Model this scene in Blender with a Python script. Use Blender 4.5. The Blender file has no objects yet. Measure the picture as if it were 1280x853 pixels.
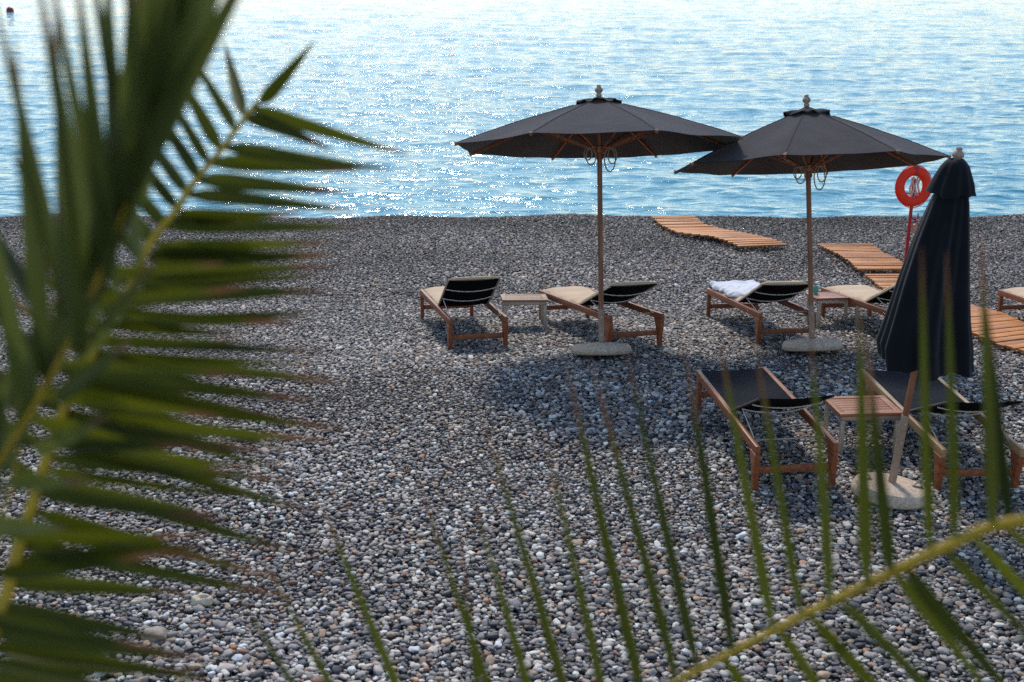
import bpy, bmesh, math, random
import numpy as np
from mathutils import Vector, Matrix, Euler

R = math.radians
random.seed(7)
scene = bpy.context.scene
COL = scene.collection

# ------------------------------------------------------------------ camera
CAM_Z, PITCH, F = 4.38, R(16.79), 1778.0            # F: focal length in pixels of a 1280 wide frame
cam_data = bpy.data.cameras.new('camera')
cam = bpy.data.objects.new('camera', cam_data)
COL.objects.link(cam)
cam.location = (0, 0, CAM_Z)
cam.rotation_euler = (R(90) - PITCH, 0, 0)
cam_data.lens = 50
cam_data.sensor_width = 36
cam_data.clip_start = 0.05
cam_data.clip_end = 9000
cam_data.dof.use_dof = True
cam_data.dof.focus_distance = 12.5
cam_data.dof.aperture_fstop = 3.4
cam_data.dof.aperture_blades = 9
scene.camera = cam

# ------------------------------------------------------------------ world, sun, exposure
SUN_EL, SUN_AZ = R(45), R(-7)                        # azimuth from straight ahead, towards the right
world = bpy.data.worlds.new('World')
scene.world = world
world.use_nodes = True
wn = world.node_tree
bg = wn.nodes['Background']
sky = wn.nodes.new('ShaderNodeTexSky')
sky.sky_type = 'NISHITA'
sky.sun_disc = False
sky.sun_elevation = SUN_EL
sky.sun_rotation = SUN_AZ
sky.air_density = 1.0
sky.dust_density = 0.4
sky.ozone_density = 0.8
bg.inputs['Strength'].default_value = 0.145
wn.links.new(sky.outputs[0], bg.inputs['Color'])
sun_data = bpy.data.lights.new('sun', 'SUN')
sun_data.energy = 2.0
sun_data.angle = R(8)
sun_data.color = (1.0, 0.93, 0.83)
sun = bpy.data.objects.new('sun', sun_data)
COL.objects.link(sun)
S = Vector((math.sin(SUN_AZ) * math.cos(SUN_EL), math.cos(SUN_AZ) * math.cos(SUN_EL), math.sin(SUN_EL)))
sun.rotation_euler = S.to_track_quat('Z', 'Y').to_euler()
sun.location = (0, 30, 40)
scene.view_settings.view_transform = 'Standard'
scene.view_settings.look = 'None'
scene.view_settings.gamma = 1.0
scene.view_settings.exposure = 0.38
scene.view_settings.use_curve_mapping = False
scene.cycles.max_bounces = 6
scene.cycles.transparent_max_bounces = 8
scene.cycles.use_denoising = False
scene.cycles.sample_clamp_indirect = 4.0

# ------------------------------------------------------------------ node helpers
def mat(name):
    m = bpy.data.materials.new(name)
    m.use_nodes = True
    return m, m.node_tree, m.node_tree.nodes['Principled BSDF']

def node(nt, kind, **kw):
    n = nt.nodes.new(kind)
    for k, v in kw.items():
        if k in n.inputs:
            n.inputs[k].default_value = v
        else:
            setattr(n, k, v)
    return n

def ramp(nt, stops, interp='LINEAR'):
    n = nt.nodes.new('ShaderNodeValToRGB')
    n.color_ramp.interpolation = interp
    el = n.color_ramp.elements
    while len(el) > 1:
        el.remove(el[-1])
    el[0].position, el[0].color = stops[0][0], (*stops[0][1], 1)
    for p, c in stops[1:]:
        e = el.new(p)
        e.color = (*c, 1)
    return n

def bump(nt, bsdf, height, strength=0.3, dist=0.01):
    b = node(nt, 'ShaderNodeBump', Strength=strength, Distance=dist)
    nt.links.new(height, b.inputs['Height'])
    nt.links.new(b.outputs[0], bsdf.inputs['Normal'])
    return b

def wood(name, dark, mid, light, rough=0.5, axis='Y'):
    m, nt, b = mat(name)
    tc = node(nt, 'ShaderNodeTexCoord')
    info = node(nt, 'ShaderNodeObjectInfo')
    add = node(nt, 'ShaderNodeVectorMath', operation='ADD')
    mp = node(nt, 'ShaderNodeMapping')
    s = [28, 28, 28]
    s['XYZ'.index(axis)] = 2.2
    mp.inputs['Scale'].default_value = s
    sc = node(nt, 'ShaderNodeVectorMath', operation='SCALE')
    nt.links.new(info.outputs['Location'], sc.inputs[0])
    sc.inputs['Scale'].default_value = 3.1
    nt.links.new(tc.outputs['Object'], add.inputs[0])
    nt.links.new(sc.outputs[0], add.inputs[1])
    nt.links.new(add.outputs[0], mp.inputs[0])
    n1 = node(nt, 'ShaderNodeTexNoise', Scale=1.0, Detail=6.0, Roughness=0.65, Distortion=0.6)
    nt.links.new(mp.outputs[0], n1.inputs['Vector'])
    r = ramp(nt, [(0.25, dark), (0.5, mid), (0.78, light)])
    nt.links.new(n1.outputs[0], r.inputs[0])
    nt.links.new(r.outputs[0], b.inputs['Base Color'])
    rr = ramp(nt, [(0.3, (rough + .15,) * 3), (0.7, (rough - .1,) * 3)])
    nt.links.new(n1.outputs[0], rr.inputs[0])
    nt.links.new(rr.outputs[0], b.inputs['Roughness'])
    bump(nt, b, n1.outputs[0], 0.35, 0.004)
    return m

def fabric(name, col, col2, rough=0.8, weave=420, sheen=0.2, transl=0.0):
    m, nt, b = mat(name)
    tc = node(nt, 'ShaderNodeTexCoord')
    n1 = node(nt, 'ShaderNodeTexNoise', Scale=3.5, Detail=5.0, Roughness=0.6)
    nt.links.new(tc.outputs['Object'], n1.inputs['Vector'])
    r = ramp(nt, [(0.3, col), (0.7, col2)])
    nt.links.new(n1.outputs[0], r.inputs[0])
    nt.links.new(r.outputs[0], b.inputs['Base Color'])
    b.inputs['Roughness'].default_value = rough
    b.inputs['Sheen Weight'].default_value = sheen
    b.inputs['Sheen Roughness'].default_value = 0.5
    b.inputs['Specular IOR Level'].default_value = 0.07
    n2 = node(nt, 'ShaderNodeTexNoise', Scale=float(weave), Detail=2.0)
    nt.links.new(tc.outputs['Object'], n2.inputs['Vector'])
    n3 = node(nt, 'ShaderNodeTexNoise', Scale=9.0, Detail=3.0)
    nt.links.new(tc.outputs['Object'], n3.inputs['Vector'])
    a = node(nt, 'ShaderNodeMath', operation='MULTIPLY_ADD')
    nt.links.new(n3.outputs[0], a.inputs[0])
    a.inputs[1].default_value = 3.0
    nt.links.new(n2.outputs[0], a.inputs[2])
    bump(nt, b, a.outputs[0], 0.25, 0.006)
    if transl:
        out = nt.nodes['Material Output']
        t = node(nt, 'ShaderNodeBsdfTranslucent')
        nt.links.new(r.outputs[0], t.inputs['Color'])
        mx = node(nt, 'ShaderNodeMixShader', Fac=transl)
        nt.links.new(b.outputs[0], mx.inputs[1])
        nt.links.new(t.outputs[0], mx.inputs[2])
        nt.links.new(mx.outputs[0], out.inputs['Surface'])
    return m

def plain(name, col, rough=0.5, metal=0.0, var=0.25, scale=20.0, bumpd=0.002):
    m, nt, b = mat(name)
    tc = node(nt, 'ShaderNodeTexCoord')
    n1 = node(nt, 'ShaderNodeTexNoise', Scale=scale, Detail=6.0, Roughness=0.65)
    nt.links.new(tc.outputs['Object'], n1.inputs['Vector'])
    r = ramp(nt, [(0.3, tuple(c * (1 - var) for c in col)), (0.7, tuple(min(1, c * (1 + var)) for c in col))])
    nt.links.new(n1.outputs[0], r.inputs[0])
    nt.links.new(r.outputs[0], b.inputs['Base Color'])
    b.inputs['Roughness'].default_value = rough
    b.inputs['Metallic'].default_value = metal
    bump(nt, b, n1.outputs[0], 0.4, bumpd)
    return m

# ------------------------------------------------------------------ mesh helpers
class MB:
    """collects shapes in lists and links them as one mesh object"""
    def __init__(self):
        self.v, self.f, self.a = [], [], {}

    def add(self, verts, faces, **attr):
        o = len(self.v)
        self.v.extend([tuple(p) for p in verts])
        self.f.extend([tuple(i + o for i in f) for f in faces])
        for k, vals in attr.items():
            self.a.setdefault(k, {}).update({o + i: x for i, x in enumerate(vals)})

    def box(self, c, s, rot=None):
        h = [x / 2 for x in s]
        pts = [Vector((sx * h[0], sy * h[1], sz * h[2])) for sz in (-1, 1) for sy in (-1, 1) for sx in (-1, 1)]
        if rot is not None:
            pts = [rot @ p for p in pts]
        c = Vector(c)
        self.add([p + c for p in pts], [(0, 2, 3, 1), (4, 5, 7, 6), (0, 1, 5, 4), (2, 6, 7, 3), (0, 4, 6, 2), (1, 3, 7, 5)])

    def bar(self, p0, p1, w, h, up=(0, 0, 1)):
        p0, p1 = Vector(p0), Vector(p1)
        d = (p1 - p0)
        y = d.normalized()
        x = y.cross(Vector(up)).normalized()
        z = x.cross(y)
        m = Matrix((x, y, z)).transposed()
        self.box((p0 + p1) / 2, (w, d.length, h), m)

    def prism(self, poly, x0, x1):
        """polygon of (y, z) points extruded along x"""
        n = len(poly)
        vs = [(x0, y, z) for y, z in poly] + [(x1, y, z) for y, z in poly]
        self.add(vs, [tuple(range(n))[::-1], tuple(range(n, 2 * n))] + [(i, (i + 1) % n, n + (i + 1) % n, n + i) for i in range(n)])

    def tube(self, pts, rad, n=8, cap=True):
        pts = [Vector(p) for p in pts]
        if not hasattr(rad, '__len__'):
            rad = [rad] * len(pts)
        vs, fs = [], []
        ref = None
        for i, p in enumerate(pts):
            t = (pts[min(i + 1, len(pts) - 1)] - pts[max(i - 1, 0)]).normalized()
            if ref is None:
                ref = t.orthogonal().normalized()
            ref = (ref - t * ref.dot(t)).normalized()
            b = t.cross(ref)
            for k in range(n):
                a = 2 * math.pi * k / n
                vs.append(p + (ref * math.cos(a) + b * math.sin(a)) * rad[i])
        for i in range(len(pts) - 1):
            for k in range(n):
                k2 = (k + 1) % n
                fs.append((i * n + k, i * n + k2, (i + 1) * n + k2, (i + 1) * n + k))
        if cap:
            fs.append(tuple(range(n))[::-1])
            fs.append(tuple((len(pts) - 1) * n + k for k in range(n)))
        self.add(vs, fs)

    def lathe(self, prof, n=24, c=(0, 0, 0)):
        """profile of (radius, z)"""
        vs, fs = [], []
        for r, z in prof:
            for k in range(n):
                a = 2 * math.pi * k / n
                vs.append((c[0] + r * math.cos(a), c[1] + r * math.sin(a), c[2] + z))
        for i in range(len(prof) - 1):
            for k in range(n):
                k2 = (k + 1) % n
                fs.append((i * n + k, i * n + k2, (i + 1) * n + k2, (i + 1) * n + k))
        fs.append(tuple(range(n))[::-1])
        fs.append(tuple((len(prof) - 1) * n + k for k in range(n)))
        self.add(vs, fs)

    def build(self, name, m, parent=None, smooth=False, bevel=0.0, angle=35):
        me = bpy.data.meshes.new(name)
        me.from_pydata([tuple(v) for v in self.v], [], self.f)
        for k, d in self.a.items():
            at = me.attributes.new(k, 'FLOAT', 'POINT')
            at.data.foreach_set('value', [float(d.get(i, 0.0)) for i in range(len(self.v))])
        if bevel:
            bm = bmesh.new()
            bm.from_mesh(me)
            bmesh.ops.recalc_face_normals(bm, faces=bm.faces)
            ed = [e for e in bm.edges if len(e.link_faces) == 2 and e.calc_face_angle(0) > R(40)]
            bmesh.ops.bevel(bm, geom=ed, offset=bevel, segments=2, affect='EDGES', profile=0.6, clamp_overlap=True)
            bm.to_mesh(me)
            bm.free()
            smooth = True
        else:
            bm = bmesh.new()
            bm.from_mesh(me)
            bmesh.ops.recalc_face_normals(bm, faces=bm.faces)
            bm.to_mesh(me)
            bm.free()
        me.materials.append(m)
        if smooth:
            me.shade_smooth() if hasattr(me, 'shade_smooth') else None
            for p in me.polygons:
                p.use_smooth = True
            if angle < 180:
                me.set_sharp_from_angle(angle=R(angle))
        o = bpy.data.objects.new(name, me)
        COL.objects.link(o)
        o.parent = parent
        return o

def tag(o, label=None, cat=None, group=None, kind=None):
    for k, v in (('label', label), ('category', cat), ('group', group), ('kind', kind)):
        if v:
            o[k] = v
    return o

def thing(name, label, cat, group=None):
    o = bpy.data.objects.new(name, None)
    o.empty_display_size = 0.1
    COL.objects.link(o)
    return tag(o, label, cat, group)

def copy_tree(o, parent=None):
    c = o.copy()
    COL.objects.link(c)
    c.parent = parent
    for ch in list(o.children):
        copy_tree(ch, c)
    return c

# ------------------------------------------------------------------ terrain
def _slope(y):
    def sm(a, b, t):
        t = min(1, max(0, (t - a) / (b - a)))
        return t * t * (3 - 2 * t)
    return 0.03 + 0.085 * sm(12.4, 13.4, y) * (1 - sm(16.6, 17.8, y)) + 0.42 * sm(CREST, CREST + 0.5, y)

CREST = 23.4
_ys = np.arange(-30, 40, 0.02)
_sl = np.array([_slope(y) for y in _ys])
_zz = -np.cumsum(_sl) * 0.02
_zz -= np.interp(14.14, _ys, _zz)
SEA_Z = -1.45

def ground_z(x, y):
    z = np.interp(y, _ys, _zz)
    return z + 0.012 * np.sin(x * 1.3 + y * 0.7) * np.sin(y * 1.1 - x * 0.4) + 0.010 * np.sin(x * 3.1 + 1.0) * np.sin(y * 2.3 + x) + (0.022 * np.sin(x * .8 + .5) + .016 * np.sin(x * 2.3)) * np.clip((y - 21) / 2, 0, 1)

CP, SP = math.cos(PITCH), math.sin(PITCH)
def view(px, py, depth):
    """the point at this depth in front of the lens, for a measured position in the photograph"""
    u, v = (px - 640) / F * depth, (426.5 - py) / F * depth
    return Vector((u, CP * depth + SP * v, CAM_Z - SP * depth + CP * v))

def on_ground(px, py):
    a, b = 4.0, 40.0
    prev = None
    for d in np.arange(5, 32, 0.05):
        p = view(px, py, d)
        if p.z < ground_z(p.x, p.y):
            lo, hi = d - 0.05, d
            for _ in range(20):
                mid = (lo + hi) / 2
                q = view(px, py, mid)
                lo, hi = (mid, hi) if q.z > ground_z(q.x, q.y) else (lo, mid)
            return view(px, py, hi)
    return view(px, py, 30)

def set_on_ground(o, p, head, tilt_side=0.0, tilt_fwd=None, lift=0.0):
    """stand o at p, local +Y turned to the plan direction head, local Z along the ground's normal (or the given tilts)"""
    x, y = p[0], p[1]
    e = 0.6
    nz = Vector((-(ground_z(x + e, y) - ground_z(x - e, y)) / (2 * e), -(ground_z(x, y + e) - ground_z(x, y - e)) / (2 * e), 1)).normalized()
    yv = Vector((head[0], head[1], 0)).normalized()
    yv = (yv - nz * yv.dot(nz)).normalized()
    xv = yv.cross(nz)
    m = Matrix((xv, yv, nz)).transposed()
    o.rotation_euler = m.to_euler()
    o.location = Vector((x, y, float(ground_z(x, y)))) + nz * lift
    return o

# ------------------------------------------------------------------ materials
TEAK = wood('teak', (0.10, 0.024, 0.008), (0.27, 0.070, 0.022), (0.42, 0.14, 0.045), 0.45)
TEAK_X = wood('teak_table', (0.13, 0.034, 0.012), (0.33, 0.098, 0.034), (0.50, 0.18, 0.07), 0.42, 'X')
TEAK_Z = wood('teak_post', (0.09, 0.027, 0.011), (0.24, 0.078, 0.028), (0.36, 0.14, 0.055), 0.45, 'Z')
TEAK_PALE = wood('teak_painted_sunlit', (0.20, 0.11, 0.045), (0.36, 0.21, 0.09), (0.52, 0.34, 0.17), 0.42)  # same teak with the sun's highlight on the rails put into its colour
TEAK_GREY = wood('teak_weathered', (0.15, 0.075, 0.040), (0.33, 0.18, 0.10), (0.50, 0.31, 0.19), 0.55, 'X')
DECK = wood('walkway_pine', (0.24, 0.060, 0.004), (0.54, 0.175, 0.014), (0.72, 0.29, 0.038), 0.55, 'X')
_nt = DECK.node_tree
_b = _nt.nodes['Principled BSDF']
_src = _b.inputs['Base Color'].links[0].from_socket
_at = node(_nt, 'ShaderNodeAttribute', attribute_name='tone')
_sc = node(_nt, 'ShaderNodeVectorMath', operation='SCALE')
_nt.links.new(_src, _sc.inputs[0])
_nt.links.new(_at.outputs['Fac'], _sc.inputs['Scale'])
_nt.links.new(_sc.outputs[0], _b.inputs['Base Color'])
CANVAS = fabric('black_canvas', (0.022, 0.0160, 0.0185), (0.042, 0.031, 0.034), 0.85, 500, 0.15, 0.0)
CANVAS_DARK = fabric('navy_black_canvas', (0.0055, 0.006, 0.009), (0.011, 0.0115, 0.016), 0.8, 500, 0.15)
SLING = fabric('charcoal_sling', (0.012, 0.013, 0.018), (0.019, 0.021, 0.028), 0.9, 700, 0.0)
BACKCLOTH = fabric('black_backcloth', (0.005, 0.0048, 0.007), (0.008, 0.0078, 0.011), 0.9, 700, 0.0)
CUSHION = fabric('sand_cushion', (0.62, 0.43, 0.26), (0.72, 0.53, 0.35), 0.85, 300, 0.2)
TOWEL = fabric('white_terry', (0.78, 0.79, 0.83), (0.86, 0.87, 0.90), 0.95, 260, 0.4)
STEEL = plain('brushed_steel', (0.46, 0.37, 0.29), 0.4, 0.3, 0.15, 30, 0.0005)
GALV = plain('galvanised_tube', (0.34, 0.215, 0.14), 0.55, 0.0, 0.25, 25, 0.0008)
ROD = plain('pale_rod', (0.72, 0.64, 0.56), 0.4, 0.2, 0.1, 30, 0.0005)
CONCRETE = plain('exposed_concrete', (0.58, 0.44, 0.32), 0.9, 0.0, 0.4, 45, 0.006)
ROPE = plain('hemp_rope', (0.33, 0.24, 0.16), 0.9, 0.0, 0.35, 90, 0.003)
PALE_ROPE = plain('pale_rope', (0.58, 0.48, 0.40), 0.9, 0.0, 0.35, 90, 0.003)
RED = plain('red_paint', (0.42, 0.012, 0.025), 0.4, 0.0, 0.2, 30, 0.0006)
ORANGE = plain('life_ring_orange', (0.86, 0.030, 0.003), 0.65, 0.0, 0.12, 12, 0.002)
RED_BUOY = plain('buoy_red', (0.40, 0.018, 0.022), 0.35, 0.0, 0.2, 4, 0.01)
BLACK = plain('black_rubber', (0.02, 0.02, 0.02), 0.6, 0.0, 0.2, 20, 0.001)
PINK = plain('faded_pink_plastic', (0.55, 0.25, 0.18), 0.5, 0.0, 0.15, 20, 0.001)
CUP = plain('turquoise_plastic', (0.08, 0.48, 0.36), 0.3, 0.0, 0.15, 20, 0.001)
FINIAL = wood('grey_turned_wood', (0.20, 0.14, 0.10), (0.38, 0.28, 0.21), (0.50, 0.39, 0.30), 0.6, 'Z')
TRUNK = plain('palm_trunk_bark', (0.16, 0.10, 0.06), 0.9, 0.0, 0.5, 12, 0.03)

def leaf_material(name, green, green2, brown, transl=0.35, rough=0.38, spec=0.28):
    m, nt, b = mat(name)
    at = node(nt, 'ShaderNodeAttribute', attribute_name='along')
    hu = node(nt, 'ShaderNodeAttribute', attribute_name='tone')
    mix = node(nt, 'ShaderNodeMix', data_type='RGBA')
    mix.inputs[6].default_value = (*green, 1)
    mix.inputs[7].default_value = (*green2, 1)
    nt.links.new(hu.outputs['Fac'], mix.inputs[0])
    tc = node(nt, 'ShaderNodeTexCoord')
    nz = node(nt, 'ShaderNodeTexNoise', Scale=30.0, Detail=4.0)
    nt.links.new(tc.outputs['Object'], nz.inputs['Vector'])
    ad = node(nt, 'ShaderNodeMath', operation='MULTIPLY_ADD')
    nt.links.new(nz.outputs[0], ad.inputs[0])
    ad.inputs[1].default_value = 0.14
    nt.links.new(at.outputs['Fac'], ad.inputs[2])
    rp = ramp(nt, [(0.80, (0, 0, 0)), (0.95, (1, 1, 1))])
    nt.links.new(ad.outputs[0], rp.inputs[0])
    mx = node(nt, 'ShaderNodeMix', data_type='RGBA')
    nt.links.new(rp.outputs[0], mx.inputs[0])
    nt.links.new(mix.outputs[2], mx.inputs[6])
    mx.inputs[7].default_value = (*brown, 1)
    nt.links.new(mx.outputs[2], b.inputs['Base Color'])
    b.inputs['Roughness'].default_value = rough
    b.inputs['Specular IOR Level'].default_value = spec
    t = node(nt, 'ShaderNodeBsdfTranslucent')
    nt.links.new(mx.outputs[2], t.inputs['Color'])
    ms = node(nt, 'ShaderNodeMixShader', Fac=transl)
    nt.links.new(b.outputs[0], ms.inputs[1])
    nt.links.new(t.outputs[0], ms.inputs[2])
    nt.links.new(ms.outputs[0], nt.nodes['Material Output'].inputs['Surface'])
    return m

LEAF = leaf_material('palm_leaf', (0.030, 0.040, 0.003), (0.105, 0.115, 0.006), (0.17, 0.080, 0.035), 0.5, 0.45)
LEAF_NEAR = leaf_material('palm_leaf_waxy', (0.026, 0.040, 0.006), (0.115, 0.135, 0.028), (0.14, 0.085, 0.05), 0.40, 0.36, 0.4)
RACHIS = plain('palm_rachis', (0.42, 0.27, 0.012), 0.75, 0.0, 0.3, 25, 0.003)

# ------------------------------------------------------------------ ground sheet and water
def sheet(name, xs, ys, zf, m):
    nx, ny = len(xs), len(ys)
    X, Y = np.meshgrid(xs, ys)
    if callable(zf):
        Z = zf(X, Y)
    else:
        Z = zf
    me = bpy.data.meshes.new(name)
    n = nx * ny
    me.vertices.add(n)
    me.vertices.foreach_set('co', np.stack([X, Y, Z], -1).astype(np.float32).ravel())
    i = np.arange(n).reshape(ny, nx)
    q = np.stack([i[:-1, :-1], i[:-1, 1:], i[1:, 1:], i[1:, :-1]], -1).reshape(-1, 4)
    me.loops.add(q.size)
    me.loops.foreach_set('vertex_index', q.ravel().astype(np.int32))
    me.polygons.add(len(q))
    me.polygons.foreach_set('loop_start', np.arange(0, q.size, 4, dtype=np.int32))
    me.polygons.foreach_set('use_smooth', np.ones(len(q), dtype=bool))
    me.update(calc_edges=True)
    me.materials.append(m)
    o = bpy.data.objects.new(name, me)
    COL.objects.link(o)
    return o

m, nt, b = mat('beach_gravel')
tc = node(nt, 'ShaderNodeTexCoord')
vo = node(nt, 'ShaderNodeTexVoronoi', Scale=38.0, Randomness=1.0)
nt.links.new(tc.outputs['Object'], vo.inputs['Vector'])
rp = ramp(nt, [(0.0, (0.020, 0.019, 0.021)), (0.4, (0.055, 0.052, 0.053)), (0.7, (0.12, 0.112, 0.105)), (1.0, (0.26, 0.245, 0.22))])
nt.links.new(vo.outputs['Color'], rp.inputs[0])
nt.links.new(rp.outputs[0], b.inputs['Base Color'])
b.inputs['Roughness'].default_value = 0.75
inv = node(nt, 'ShaderNodeMath', operation='SUBTRACT')
inv.inputs[0].default_value = 1.0
nt.links.new(vo.outputs['Distance'], inv.inputs[1])
bump(nt, b, inv.outputs[0], 1.0, 0.02)
xs = np.concatenate([np.linspace(-400, -20, 20), np.linspace(-19, 19, 160), np.linspace(20, 400, 20)])
ys = np.concatenate([np.linspace(-29, 5, 18), np.linspace(5.3, 22.9, 150), np.linspace(23.0, 30, 70)])
tag(sheet('beach_ground', xs, ys, lambda X, Y: ground_z(X, Y) - 0.022, m), kind='structure',
    label='grey pebble beach sloping down to the sea')

# water: rows get coarser with distance
rng = np.random.default_rng(3)
d0, d1, k = 23.4, 130.0, 5.83 * 1422 * 1.5
rows = 1 / np.linspace(1 / d0, 1 / d1, int(k * (1 / d0 - 1 / d1)))
sp_row = np.gradient(rows)
cols = np.linspace(-1, 1, 620)
Yr = np.repeat(rows[:, None], len(cols), 1)
Xr = cols[None, :] * (0.47 * Yr + 4)
sx = (2 / 620) * (0.47 * Yr + 4)
Z = np.zeros_like(Yr)
for i in range(90):
    lam = math.exp(rng.uniform(math.log(0.28), math.log(4.0)))
    th = rng.normal(0, 0.55)                       # travel direction about the shore normal
    kx, ky = 2 * math.pi / lam * math.sin(th), 2 * math.pi / lam * math.cos(th)
    amp = 0.015 * lam / (2 * math.pi) * (1.15 if lam < 1.6 else 0.62)
    need = np.minimum(lam / np.abs(math.cos(th)) / sp_row[:, None], lam / max(abs(math.sin(th)), .15) / sx)
    fade = np.clip((need - 2.2) / 2.5, 0, 1)
    ph = kx * Xr + ky * Yr + rng.uniform(0, 6.28)
    group = 0.8 + 0.4 * np.sin(Xr * rng.uniform(.02, .2) + Yr * rng.uniform(-.25, .25) + rng.uniform(0, 6.28))
    Z += fade * amp * group * (np.sin(ph) + 0.22 * np.sin(2 * ph + 1.57))
Z += SEA_Z

m, nt, b = mat('sea_water')
b.inputs['Roughness'].default_value = 0.06
b.inputs['IOR'].default_value = 1.333
tc = node(nt, 'ShaderNodeTexCoord')
hs = []
for sc, sxy, wgt in ((1.7, (0.34, 1.0), 0.105), (4.5, (0.32, 1.0), 0.042), (12.0, (0.36, 1.0), 0.011)):
    mp = node(nt, 'ShaderNodeMapping')
    mp.inputs['Scale'].default_value = (sxy[0], sxy[1], 1)
    mp.inputs['Rotation'].default_value = (0, 0, 0.12 * sc / 4)
    nt.links.new(tc.outputs['Object'], mp.inputs[0])
    nz = node(nt, 'ShaderNodeTexNoise', Scale=sc, Detail=3.0, Roughness=0.55, Distortion=0.4)
    nt.links.new(mp.outputs[0], nz.inputs['Vector'])
    mu = node(nt, 'ShaderNodeMath', operation='MULTIPLY')
    mu.inputs[1].default_value = wgt
    nt.links.new(nz.outputs[0], mu.inputs[0])
    hs.append(mu)
a1 = node(nt, 'ShaderNodeMath', operation='ADD')
a2 = node(nt, 'ShaderNodeMath', operation='ADD')
nt.links.new(hs[0].outputs[0], a1.inputs[0])
nt.links.new(hs[1].outputs[0], a1.inputs[1])
nt.links.new(a1.outputs[0], a2.inputs[0])
nt.links.new(hs[2].outputs[0], a2.inputs[1])
bump(nt, b, a2.outputs[0], 1.0, 1.0)
big = node(nt, 'ShaderNodeTexNoise', Scale=0.06, Detail=3.0)
nt.links.new(tc.outputs['Object'], big.inputs['Vector'])
rp = ramp(nt, [(0.35, (0.025, 0.25, 0.33)), (0.65, (0.045, 0.31, 0.39))])
nt.links.new(big.outputs[0], rp.inputs[0])
nt.links.new(rp.outputs[0], b.inputs['Base Color'])
WATER = m
me_obj = sheet('sea', cols, rows, Z, m)
co = np.stack([Xr, Yr, Z], -1).astype(np.float32)
me_obj.data.vertices.foreach_set('co', co.ravel())
me_obj.data.update()
tag(me_obj, 'pale blue rippled sea water beyond the pebble beach', kind='structure')
far = sheet('open_sea', np.linspace(-5000, 5000, 41), np.linspace(129.9, 8000, 40), lambda X, Y: X * 0 + SEA_Z - 0.02, m)
tag(far, 'open sea reaching to the horizon', kind='structure')
side = MB()
for s in (-1, 1):
    n0, n1 = (0.47 * d0 + 4), (0.47 * d1 + 4)
    vs = [(s * (n0 - .05), d0, SEA_Z - .02), (s * 500, d0, SEA_Z - .02), (s * 500, d1, SEA_Z - .02), (s * (n1 - .05), d1, SEA_Z - .02)]
    side.add(vs, [(0, 1, 2, 3)])
tag(side.build('shore_water', m), 'sea water along the shore to either side', kind='structure')

# ------------------------------------------------------------------ pebbles (nobody could count them)
def pebble_mesh(i):
    r = np.random.default_rng(100 + i)
    bm = bmesh.new()
    bmesh.ops.create_cube(bm, size=1.0)
    bmesh.ops.subdivide_edges(bm, edges=bm.edges, cuts=3, use_grid_fill=True)
    ph = r.uniform(0, 6.28, (4, 3))
    fr = r.uniform(1.2, 2.6, (4, 3))
    for v in bm.verts:
        n = v.co.normalized()
        w = 1 + sum(0.055 * math.sin(n.x * fr[j][0] * 2 + n.y * fr[j][1] * 2 + n.z * fr[j][2] * 2 + ph[j][0]) for j in range(4))
        q = 0.8 * n + 0.2 * Vector((max(-1, min(1, v.co.x * 2)), max(-1, min(1, v.co.y * 2)), max(-1, min(1, v.co.z * 2)))) * 0.8
        v.co = q * 0.5 * w
    me = bpy.data.meshes.new('pebble')
    bm.to_mesh(me)
    bm.free()
    for p in me.polygons:
        p.use_smooth = True
    return me

m, nt, b = mat('pebble_stone')
at = node(nt, 'ShaderNodeAttribute', attribute_name='tint', attribute_type='INSTANCER')
tc = node(nt, 'ShaderNodeTexCoord')
nz = node(nt, 'ShaderNodeTexNoise', Scale=3.0, Detail=5.0, Roughness=0.7)
nt.links.new(tc.outputs['Object'], nz.inputs['Vector'])
rp = ramp(nt, [(0.3, (0.7,) * 3), (0.7, (1.2,) * 3)])
nt.links.new(nz.outputs[0], rp.inputs[0])
mx = node(nt, 'ShaderNodeMix', data_type='RGBA', blend_type='MULTIPLY')
mx.inputs[0].default_value = 1.0
nt.links.new(at.outputs['Color'], mx.inputs[6])
nt.links.new(rp.outputs[0], mx.inputs[7])
nt.links.new(mx.outputs[2], b.inputs['Base Color'])
b.inputs['Roughness'].default_value = 0.55
b.inputs['Specular IOR Level'].default_value = 0.4
bump(nt, b, nz.outputs[0], 0.25, 0.05)
STONE = m

pebble_col = bpy.data.collections.new('pebble_shapes')
for i in range(9):
    me = pebble_mesh(i)
    me.materials.append(STONE)
    o = bpy.data.objects.new('pebble_shape', me)
    pebble_col.objects.link(o)

r = np.random.default_rng(11)
# one patch of shingle is dropped stone by stone on to a height map; the patch is then laid side by side with new stones' looks
TILE, CELL = 4.0, 0.008
ng_ = int(TILE / CELL)
H = np.zeros((ng_, ng_))
cand = int(TILE * TILE * 4200)
dd = np.clip(np.exp(r.normal(math.log(0.0265), 0.47, cand)), 0.012, 0.115)
dd = np.concatenate([np.sort(dd[:cand // 3]), dd[cand // 3:]])
px_, py_ = r.random(cand) * TILE, r.random(cand) * TILE
tx_, ty_, tz_, td_, ts_ = [], [], [], [], []
for i in range(cand):
    d = dd[i]
    k = max(1, int(d * .46 / CELL + .5))
    ci, cj = int(px_[i] / CELL), int(py_[i] / CELL)
    ii = np.arange(ci - k, ci + k + 1) % ng_
    jj = np.arange(cj - k, cj + k + 1) % ng_
    ix = np.ix_(ii, jj)
    patch = H[ix]
    base = .55 * patch.max() + .45 * patch.mean()
    th = d * (.55 + .2 * ((i * 7919) % 97) / 97)
    if base + th * .5 > .048:
        continue
    H[ix] = np.maximum(patch, base + th * .86)
    tx_.append(px_[i]); ty_.append(py_[i]); tz_.append(base + th * .45); td_.append(d); ts_.append(th)
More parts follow.
